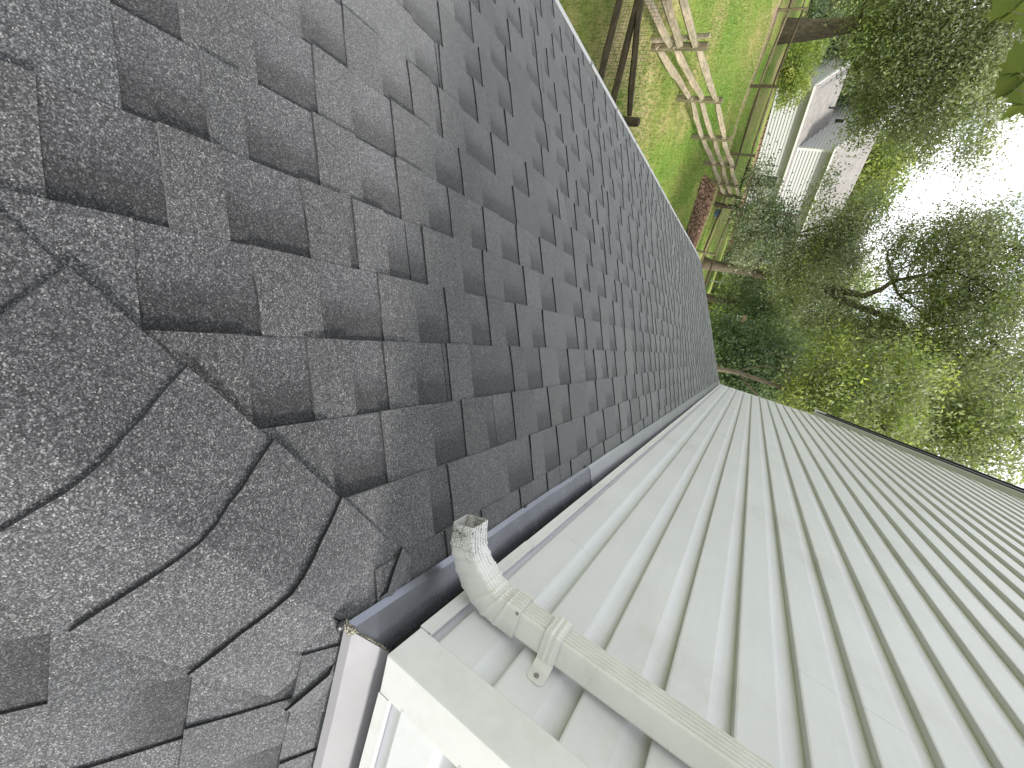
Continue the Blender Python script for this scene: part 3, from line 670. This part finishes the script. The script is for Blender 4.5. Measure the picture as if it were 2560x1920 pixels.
def nbox(name, a, b, mt): mb = MB(); mb.obox(np.array([o1[0], o1[1], 0]), tv, nv, a, b); return mb.build(name, MAT[mt], nh)
nbox('gutter', (-.36, -.17, ZE - .13), (TEND, -.06, ZE - .01), 'neighbour_trim')
nbox('gutter', (TM - .36, -.22, ZM - .20), (TEND, -.11, ZM - .08), 'neighbour_trim')
nbox('soffit', (-.3, -.05, ZE - .13), (TEND, .28, ZE - .11), 'neighbour_trim')
nbox('soffit', (TM - .3, -.1, ZM - .19), (TEND, .33, ZM - .17), 'neighbour_trim')
nbox('corner_trim', (-.03, .24, base_z + .5), (.12, .29, ZE - .12), 'neighbour_trim')
nbox('corner_trim', (TM - .03, .29, ZE + .1), (TM + .12, .325, ZM - .18), 'neighbour_trim')
nbox('downspout', (-.09, .15, base_z + .3), (-.01, .23, ZE - .12), 'neighbour_trim')
for s_, (na, nb_, za, zb) in enumerate(((-.12, NA, ZM - .06, ZA), (NA, 2 * NA + .12, ZA, ZM - .06))):
    slab('rake_trim', [NP(TM - .40, na, za), NP(TM - .355, na, za), NP(TM - .355, nb_, zb), NP(TM - .40, nb_, zb)], .18, 'neighbour_trim')
slab('rake_trim', [NP(-.40, -.06, ZE), NP(-.355, -.06, ZE), NP(-.355, NR, ZR), NP(-.40, NR, ZR)], .18, 'neighbour_trim')
nbox('foundation', (.05, .34, base_z - .3), (TEND, .6, base_z + .56), 'foundation_brick')
for k in range(9): nbox('foundation_pier', (.6 + k * .42, .26, base_z - .3), (.68 + k * .42, .335, base_z + .55), 'dirt')
mb = MB(); wv = mb.obox(np.array([o1[0], o1[1], 0]), tv, nv, (TM - .05, NA * .80, ZR + .25), (TM - .026, NA * .80 + .8, ZR + .95)); f_ = mb.build('window', MAT['neighbour_trim'], nh)
mb = MB(); mb.obox(np.array([o1[0], o1[1], 0]), tv, nv, (TM - .06, NA * .80 + .08, ZR + .33), (TM - .052, NA * .80 + .72, ZR + .87)); mb.build('pane', MAT['dark_glass'], f_)
mb = MB(); mb.obox(np.array([o1[0], o1[1], 0]), tv, nv, (5.5, .22, base_z + 1.3), (6.6, .27, base_z + 2.3)); f_ = mb.build('window', MAT['neighbour_trim'], nh)
mb = MB(); mb.obox(np.array([o1[0], o1[1], 0]), tv, nv, (5.58, .205, base_z + 1.38), (6.52, .218, base_z + 2.22)); mb.build('pane', MAT['dark_glass'], f_)
mb = MB(); mb.tube([NP(2.0, NR * .75, ZR - .35), NP(2.0, NR * .75, ZR + .25)], .06, 8); mb.build('vent_pipe', MAT['dark_metal'], nh)

# ------------------------------------------------------------------ trees
def leaves(lobes, size, pal, per=70, cl=.34, droop=.25):
    """lobes: (centre, radii, clusters). Leaf quads in clumps; returns V,F,C arrays"""
    Vs = []; Cs = []
    for c, r, nc in lobes:
        c = np.array(c, float); r = np.array(r if np.ndim(r) else (r, r, r * .8), float)
        d = rng.normal(0, 1, (nc, 3)); d /= np.linalg.norm(d, axis=1)[:, None]; q = c + d * r * (rng.uniform(.12, 1, (nc, 1)) ** .55)
        q += rng.normal(0, .25, (nc, 3))
        m_ = int(per * 1.45)
        ctr = np.repeat(q, m_, 0) + rng.normal(0, 1, (nc * m_, 3)) * np.array([cl, cl, cl * .55]) * np.repeat(rng.uniform(.6, 1.4, (nc, 1)), m_, 0)
        n = len(ctr); a = rng.normal(0, 1, (n, 3)); a[:, 2] -= droop; a /= np.linalg.norm(a, axis=1)[:, None]
        b = np.cross(a, rng.normal(0, 1, (n, 3))); b /= np.linalg.norm(b, axis=1)[:, None]; nn_ = np.cross(a, b)
        s = size * .66 * rng.uniform(.6, 1.35, (n, 1))
        V = np.stack([ctr - a * s, ctr + b * s * .48 + nn_ * s * .12, ctr + a * s, ctr - b * s * .48 + nn_ * s * .12], 1)
        pk_ = np.array(pal)[rng.integers(0, len(pal), nc)]; col = 1.32 * np.repeat(pk_, m_, 0) * rng.uniform(.65, 1.4, (n, 1)) * np.repeat(rng.uniform(.75, 1.25, (nc, 1)), m_, 0)
        Vs.append(V.reshape(-1, 3)); Cs.append(np.repeat(col, 4, 0))
    return np.concatenate(Vs), np.concatenate(Cs)
def leafmesh(name, V, C_, parent):
    V = (V - np.array(root_of(parent).location)).astype(np.float32); n = len(V) // 4
    me = bpy.data.meshes.new(name); me.vertices.add(len(V)); me.vertices.foreach_set('co', V.ravel())
    me.loops.add(len(V)); me.loops.foreach_set('vertex_index', np.arange(len(V), dtype=np.int32))
    me.polygons.add(n); me.polygons.foreach_set('loop_start', np.arange(n, dtype=np.int32) * 4)
    a = me.color_attributes.new('tone', 'FLOAT_COLOR', 'POINT'); a.data.foreach_set('color', np.c_[C_, np.ones(len(C_))].astype(np.float32).ravel())
    me.materials.append(MAT['leaf']); me.update(calc_edges=True); me.validate()
    return link(bpy.data.objects.new(name, me), parent)
OLIVE = [(.19, .215, .11), (.215, .24, .12), (.165, .19, .11), (.235, .26, .135), (.205, .22, .14)]
DEEP = [(.075, .11, .058), (.105, .145, .075), (.135, .175, .09), (.09, .125, .08)]
FRESH = [(.19, .24, .055), (.22, .27, .07), (.15, .20, .06), (.26, .28, .08)]
GREYG = [(.21, .23, .155), (.235, .255, .18), (.18, .205, .135), (.265, .28, .20)]
def tree(name, label, base, trunk, r0, lobes, size, pal, per=70, cl=.34, bark='bark', limbs=True, group=None, extra=()):
    b = np.array(base, float); t_ = empty(name, tuple(b), label, 'tree', group)
    mb = MB(); P = [b - np.array([0, 0, .3])] + [np.array(q, float) for q in trunk]; n = len(P)
    mb.tube(P, [r0 * (1.25 if i == 0 else 1) * (1 - .72 * i / (n - 1)) for i in range(n)], 9, None, True, .12)
    mb.build('trunk', MAT[bark], t_, True)
    def limb(Q, r):
        mb = MB(); k = len(Q); mb.tube(Q, [r * (1 - .78 * i / (k - 1)) for i in range(k)], 6, None, True, .1); mb.build('limb', MAT[bark], t_, True)
    if limbs:
        JP = P[1:] + [np.array(q, float) for Q, _ in extra for q in Q[1:-1]]; P = [P[0]] + JP; n = len(P)
        for c, r, nc in lobes:
            c = np.array(c, float); j = min(range(1, n), key=lambda i: np.linalg.norm(P[i] - (c - np.array([0, 0, 1.2])))); s = P[j]
            mid = (s + c) / 2 + rng.normal(0, .25, 3) - np.array([0, 0, .2]); limb([s, (s + mid) / 2 + rng.normal(0, .1, 3), mid, (mid + c) / 2 + rng.normal(0, .15, 3), c + rng.normal(0, .2, 3)], max(.03, r0 * .17))
    for Q, r in extra: limb([np.array(q, float) for q in Q], r)
    mb = MB()
    for c, r, nc in lobes:
        c = np.array(c, float)
        for _ in range(int(5 + nc / 6)):
            d = rng.normal(0, 1, 3); d /= np.linalg.norm(d); d[2] = abs(d[2]) * .6 - .15; e = c + d * r * rng.uniform(.6, 1.05)
            mb.tube([c + d * r * .05, (c + e) / 2 + rng.normal(0, .1 * r, 3), e], [.022, .014, .005], 4, None, False)
    tag(mb.build('twigs', MAT[bark], t_), kind='stuff')
    V, C_ = leaves(lobes, size, pal, per, cl); leafmesh('crown', V, C_, t_)
    return t_
A = at
# big tree by the back fence, left of the neighbour's house
b1 = (-14.75, 23.4, gzz(-14.75, 23.4)); hd = np.linalg.norm(np.array(b1) - CAM)
tr1 = [A(2040, 74, 27.5), A(2130, 62, 27.5), A(2230, 52, 27.3), A(2330, 50, 27.3), A(2450, 30, 27.5)]
lob1 = [(A(2270, -60, 27), 2.4, 66), (A(2260, 110, 26), 2.1, 66), (A(2380, 30, 26.5), 3.4, 110), (A(2390, 170, 25.5), 2.5, 84), (A(2500, 110, 25), 2.6, 70),
        (A(2240, 225, 26.8), 1.6, 48), (A(2290, 285, 26.5), 1.4, 36), (A(2400, 280, 25), 1.3, 22), (A(2480, 250, 24), 1.2, 16), (A(2320, 365, 26), .6, 7), (A(2450, 370, 25), .6, 7), (A(2190, 110, 27.3), 1.1, 18), (A(2540, -20, 26), 2.6, 64), (A(2170, 290, 27), .8, 12)]
tree('oak_tree', 'tall oak with a thick bare trunk standing at the back fence', b1, tr1, .42, lob1, .090, OLIVE + GREYG[:2] + FRESH[2:3], 92, .46)
# centre tree with the forked limbs
b2x, b2y = -4.72, 25.4; b2 = (b2x, b2y, gzz(b2x, b2y))
tr2 = [A(1775, 662, 25.8), A(1860, 676, 25.7), A(1970, 704, 25.5), A(2055, 716, 25.3)]
ex2 = [([A(2050, 714, 25.3), A(2128, 732, 25), A(2160, 740, 24.8), A(2205, 722, 24.6), A(2233, 702, 24.4), A(2322, 686, 24.2), A(2555, 640, 23.5)], .17),
       ([A(2050, 714, 25.3), A(2100, 745, 25), A(2128, 760, 25), A(2205, 788, 24.8), A(2283, 826, 24.6), A(2330, 850, 24.5), A(2450, 880, 24)], .19),
       ([A(2232, 705, 24.5), A(2245, 735, 24.3), A(2306, 783, 24.2), A(2338, 800, 24.1)], .07),
       ([A(1855, 678, 25.6), A(1895, 660, 25.2), A(1920, 622, 25.0), A(1930, 585, 24.9), A(1955, 565, 24.9)], .11)]
lob2 = [(A(2085, 600, 24.5), 1.3, 56), (A(2165, 545, 24), 1.0, 26), (A(2040, 650, 24.2), 1.1, 40), (A(2140, 640, 25), .8, 14), (A(2340, 610, 24), 1.2, 30), (A(2440, 595, 23.5), 1.2, 30), (A(2250, 610, 24.5), .8, 14),
        (A(2350, 760, 24), 1.8, 52), (A(2200, 850, 24.5), 1.5, 50), (A(2430, 690, 23), 1.8, 52), (A(2530, 620, 23), 1.3, 28), (A(2340, 890, 23.5), 1.9, 60), (A(2480, 860, 22.5), 2.0, 60), (A(2540, 750, 23), 1.7, 40), (A(2450, 980, 22), 1.8, 46), (A(2540, 1000, 21.5), 1.5, 30), (A(2020, 780, 25), 1.4, 50), (A(2110, 800, 25), 1.3, 40), (A(1980, 690, 24.6), .9, 24), (A(2270, 680, 24.4), .8, 12)]
tree('forked_tree', 'tall tree with a leaning trunk that forks above the porch roof', b2, tr2, .33, lob2, .084, GREYG + OLIVE[:2] + FRESH[:1], 92, .40, 'bark', True, None, ex2)
# woods to the right of it
def simple(name, label, px, d, top, r0, lobes, size, pal, per=70, cl=.4, bark='bark', group=None):
    g = A(*px, d); x, y = g[0], g[1]; b = (x, y, gz(x, y)); T = A(*top, d)
    tr = [np.array(b) + (T - np.array(b)) * u + rng.normal(0, .12, 3) for u in (.3, .6, 1)]
    return tree(name, label, b, tr, r0, [(A(q[0], q[1], d + q[2]), q[3], q[4]) for q in lobes], size, pal, per, cl, bark, True, group)
simple('young_tree', 'young leafy tree with low hanging boughs before the neighbour house', (1870, 520), 23.5, (2010, 540), .10,
       [(1895, 455, 0, .6, 18), (1885, 520, 0, .9, 34), (1920, 540, .3, .8, 30), (1895, 600, .5, .9, 34), (1950, 590, .5, .8, 24), (2060, 465, .6, .4, 6), (1860, 620, .5, .6, 20), (1985, 640, 1, .8, 20)], .085, GREYG + DEEP[1:3], 74, .33)
simple('dark_trunk_tree', 'straight dark trunked tree with dense dull green crown at the end of the lawn', (1770, 746), 30, (1990, 790), .24,
       [(1850, 770, 0, 1.6, 44), (1880, 700, 1, 1.2, 26), (1930, 760, 1, 1.8, 56), (1990, 840, 0, 1.9, 60), (1930, 850, -1, 1.7, 52), (1860, 830, -1, 1.4, 42)], .12, GREYG + DEEP, 74, .42)
simple('shaded_tree', 'dark green bushy tree crowding the far end of the porch roof', (1800, 880), 17, (2000, 900), .16,
       [(1810, 850, 0, .9, 36), (1850, 900, 0, 1.2, 50), (1830, 960, 0, .9, 34), (1920, 900, .5, 1.3, 54), (1900, 960, 0, 1.0, 40), (1960, 950, 1, 1.1, 40)], .085, DEEP, 80, .35)
simple('bare_trunk_tree', 'tree with a bare brown trunk rising behind the corner of the sided wall', (1850, 962), 14.5, (2100, 1015), .13,
       [(2030, 960, 0, .9, 34), (2090, 1030, 0, .9, 34), (2140, 960, .5, 1.2, 46), (2190, 1060, .5, 1.0, 34), (2230, 980, 1, 1.2, 44), (1990, 1030, 0, .5, 14)], .075, FRESH + OLIVE, 74, .34)
simple('bright_tree', 'yellow green tree glowing behind the dark shaded foliage', (1830, 900), 27, (2150, 930), .20,
       [(2060, 900, 0, 1.9, 62), (2130, 960, 0, 1.9, 60), (2050, 980, 1, 1.7, 46), (2190, 880, 0, 1.9, 56), (2230, 970, 0, 1.8, 52), (2290, 1050, -2, 1.7, 46), (2300, 940, 0, 1.8, 46), (2350, 1000, -2, 1.7, 40)], .115, FRESH + OLIVE[:2], 74, .42)
simple('wispy_tree', 'thin crowned tree whose wispy top spreads over the gable roof edge', (1900, 1010), 18, (2350, 1090), .13,
       [(2330, 1080, 0, 1.0, 26), (2400, 1110, 0, 1.0, 24), (2450, 1060, 0, 1.1, 24), (2470, 1140, 0, .8, 16), (2540, 1110, .5, 1.0, 20), (2400, 1010, .5, 1.2, 30)], .085, OLIVE + FRESH[:1], 70, .38)
# trees far behind
far = [('far_maple', 'light green maple rising behind the neighbour house roof', (1960, 430), 52, (2220, 430), [(2150, 380, 0, 3.2, 70), (2190, 430, 0, 3.0, 60), (2120, 470, 0, 3, 60), (2230, 400, 0, 2.2, 30)], FRESH),
       ('far_ash', 'dark leafy ash closing the gap left of the neighbour house', (2000, 120), 46, (2200, 120), [(2050, 120, 0, 2.6, 60), (2080, 180, 0, 2.4, 55), (2120, 110, 0, 3.0, 70), (2030, 60, 0, 2.2, 45), (2180, 190, 2, 2.6, 60), (2000, 160, -3, 1.6, 30), (2150, 250, 3, 2.2, 45)], DEEP + OLIVE),
       ('far_elm', 'broad elm standing behind the forked tree', (1920, 640), 50, (2150, 640), [(1990, 620, 0, 2.6, 55), (2040, 690, 0, 3.0, 70), (2080, 600, 0, 2.6, 50), (2110, 540, 0, 2.4, 40), (1950, 700, 0, 2.4, 50), (2120, 720, 0, 2.6, 46)], OLIVE + FRESH[:2]),
       ('far_beech', 'dull green beech at the back of the woods', (1880, 840), 46, (2150, 840), [(1900, 760, 0, 2.6, 60), (1960, 820, 0, 2.8, 66), (2040, 840, 0, 2.8, 66), (1900, 880, 0, 2.6, 60), (2110, 880, 0, 2.8, 56), (2000, 940, 0, 2.6, 56), (1880, 960, 0, 2.2, 46)], GREYG + OLIVE),
       ('far_birch', 'pale leafed birch at the back of the woods behind the gable', (1880, 1010), 40, (2250, 1040), [(2050, 1030, 0, 2.4, 46), (2150, 1060, 0, 2.4, 46), (2240, 1090, 0, 2.2, 40), (2180, 1000, 0, 2.4, 46), (1960, 1000, 0, 2.0, 40)], FRESH + GREYG)]
for nm, lb, px, d, top, lobs, pal in far: simple(nm, lb, px, d, top, .26, lobs, .20, pal, 62, .75)
# shrubs
def shrub(name, label, px, d, lobes, size, pal, per=60, cl=.28):
    g = A(*px, d); b = (g[0], g[1], gz(g[0], g[1])); s = empty(name, b, label, 'shrub')
    for k in range(6):
        mb = MB(); a_ = rng.normal(0, .25, 3); a_[2] = 0; mb.tube([np.array(b) + a_ * .2 - np.array([0, 0, .1]), np.array(b) + a_ + np.array([0, 0, .6]), np.array(b) + a_ * 2 + np.array([0, 0, 1.3])], [.03, .02, .008], 5); mb.build('stem', MAT['bark'], s)
    V, C_ = leaves([(np.array(b) + np.array(o), r, n) for o, r, n in lobes], size, pal, per, cl); leafmesh('foliage', V, C_, s)
shrub('green_shrub', 'bright green shrub against the left corner of the neighbour house', (1925, 175), 33, [((0, 0, .8), 1.0, 36), ((.8, .3, .6), .8, 26), ((-.9, 0, .9), .9, 30)], .10, FRESH)
shrub('dark_shrub', 'low dark shrub under the trunk of the tall oak', (1955, 130), 36, [((0, 0, .7), 1.2, 36), ((1.2, 0, .5), .9, 24), ((-1.4, .3, .9), 1.2, 34)], .11, DEEP)
shrub('yellow_shrub', 'yellow green undergrowth at the far edge of the lawn', (1810, 770), 40, [((0, 0, .9), 1.5, 44), ((2.2, 0, 1.0), 1.4, 40), ((-2.0, .5, .8), 1.2, 34), ((4.2, 0, 1.2), 1.5, 44)], .13, FRESH)
shrub('bank_shrub', 'dull green undergrowth beside the dark trunk at the lawn edge', (1840, 690), 44, [((0, 0, .9), 1.5, 44), ((2.4, 0, 1.0), 1.4, 40), ((-2.2, .5, 1.2), 1.6, 44)], .13, GREYG)

# overhanging maple whose spray of big leaves reaches in near the camera
mp_ = empty('maple_tree', (-8.6, 2.2, GZ), 'maple bough of large lobed yellow green leaves hanging close over the roof', 'tree')
tip = A(2590, 130, 2.25)
mb = MB(); mb.tube([(-8.6, 2.2, GZ - .3), (-8.55, 2.2, -1), (-8.5, 2.15, 1.4), (-8.3, 2.1, 4)], [.26, .2, .17, .1], 9, None, True, .1); mb.build('trunk', MAT['bark'], mp_, True)
mb = MB(); mb.tube([(-8.5, 2.15, 1.4), (-6.5, 2.1, 2.2), (-4.4, 2.0, 1.9), tip + np.array([-.8, -.1, .45]), tip + np.array([-.1, 0, .1]), tip], [.09, .06, .035, .014, .006, .003], 6); mb.build('limb', MAT['bark'], mp_, True)
LOBE = [(0, 0), (.10, .12), (.34, .10), (.30, .22), (.52, .30), (.38, .40), (.56, .62), (.30, .56), (.24, .66), (.20, .82), (.10, .78), (0, 1.0)]
def bigleaf(px, d, size, ang, tilt, k):
    c = A(*px, d); a = np.array([math.cos(ang), math.sin(ang) * .5, -.6]); a /= np.linalg.norm(a); b = np.cross(a, np.array([.2, .6, tilt])); b /= np.linalg.norm(b); nn_ = np.cross(a, b)
    V = []; F = []; n = len(LOBE)
    for s_ in (1, -1):
        for (u, v) in LOBE: V.append(c + size * (a * (v - .4) + b * s_ * u - nn_ * (.25 * abs(u) + .12 * (v - .4) ** 2)))
    for i in range(1, n - 1): F.append((0, i, i + 1)); F.append((n, n + i + 1, n + i))
    mesh('leaf', V, F, MAT['leaf'], mp_, False, np.tile(np.array([.15, .185, .06]) * k, (2 * n, 1)))
    mb = MB(); mb.tube([c - a * size * .4, c - a * size * .75 + np.array([0, 0, .04]), tip + (c - tip) * .25], [.0012, .0012, .0014], 4); mb.build('leaf_stalk', MAT['pale_bark'], mp_)
for q in (((2515, 5), 2.2, .10, 2.6, .9, 1.0), ((2550, 20), 2.3, .09, 1.2, .6, .8), ((2545, 150), 2.15, .10, 3.4, .9, 1.0), ((2520, 205), 2.2, .09, 2.4, 1.2, .9), ((2552, 235), 2.2, .09, 4.0, .8, 1.1), ((2545, 265), 2.4, .09, .4, .7, .85), ((2590, 20), 2.2, .11, 1.9, .9, 1), ((2590, 220), 2.3, .11, 2.9, .7, .9)): bigleaf(*q)

# small things on the grass behind
mat('blue_plastic', (.10, .19, .34), .5); mat('red_paint', (.24, .12, .09), .6)
g = A(1802, 672, 31); zz = gz(g[0], g[1]); fz = (g[2] - zz)
wf = empty('pipe_frame', (g[0], g[1], zz), 'small white pipe frame on the grass behind the leaning trunk', 'frame')
ux = np.array([.86, .5, 0]); q0 = np.array([g[0], g[1], zz])
for nm, P in (('upright', [q0, q0 + np.array([0, 0, .75])]), ('upright', [q0 + ux * .9, q0 + ux * .9 + np.array([0, 0, .75])]), ('crossbar', [q0 + np.array([0, 0, .75]), q0 + ux * .9 + np.array([0, 0, .75])])):
    mb = MB(); mb.tube(P, .04, 8); mb.build(nm, MAT['white_plastic'], wf)
g = A(1843, 541, 24.6); zz = gzz(g[0], g[1])
bt = empty('plastic_tub', (g[0], g[1], zz), 'small blue plastic tub under the young tree', 'tub')
mb = MB(); V = []; n = 14
for (r, z) in ((.15, 0), (.21, .22), (.19, .22), (.135, .02)):
    for k in range(n): V.append((g[0] + r * math.cos(k * 6.283 / n), g[1] + r * math.sin(k * 6.283 / n), zz + z))
mb.add(V, [(i * n + k, i * n + (k + 1) % n, (i + 1) * n + (k + 1) % n, (i + 1) * n + k) for i in range(3) for k in range(n)] + [tuple(3 * n + k for k in range(n))]); mb.build('tub_body', MAT['blue_plastic'], bt)
mb = MB(); mb.tube([(g[0] + .2, g[1], zz + .21), (g[0] + .14, g[1], zz + .38), (g[0] - .14, g[1], zz + .38), (g[0] - .2, g[1], zz + .21)], .008, 6); mb.build('handle', MAT['white_plastic'], bt)
g = A(1852, 796, 26.5); zz = gz(g[0], g[1])
bh = empty('birdhouse', (g[0], g[1], zz), 'small birdhouse with a red roof on a pole in the undergrowth', 'birdhouse')
mb = MB(); mb.tube([(g[0], g[1], zz - .1), (g[0], g[1], g[2] - .2)], .03, 6); mb.build('pole', MAT['pale_bark'], bh)
mb = MB(); mb.box((g[0] - .13, g[1] - .13, g[2] - .2), (g[0] + .13, g[1] + .13, g[2] + .08)); mb.build('body', MAT['white_plastic'], bh)
mb = MB(); x, y, z = g
mb.add([(x - .2, y - .2, z + .06), (x + .2, y - .2, z + .06), (x + .2, y + .2, z + .06), (x - .2, y + .2, z + .06), (x - .2, y, z + .25), (x + .2, y, z + .25)], [(0, 1, 5, 4), (2, 3, 4, 5), (0, 4, 3), (1, 2, 5), (0, 3, 2, 1)]); mb.build('roof', MAT['red_paint'], bh)
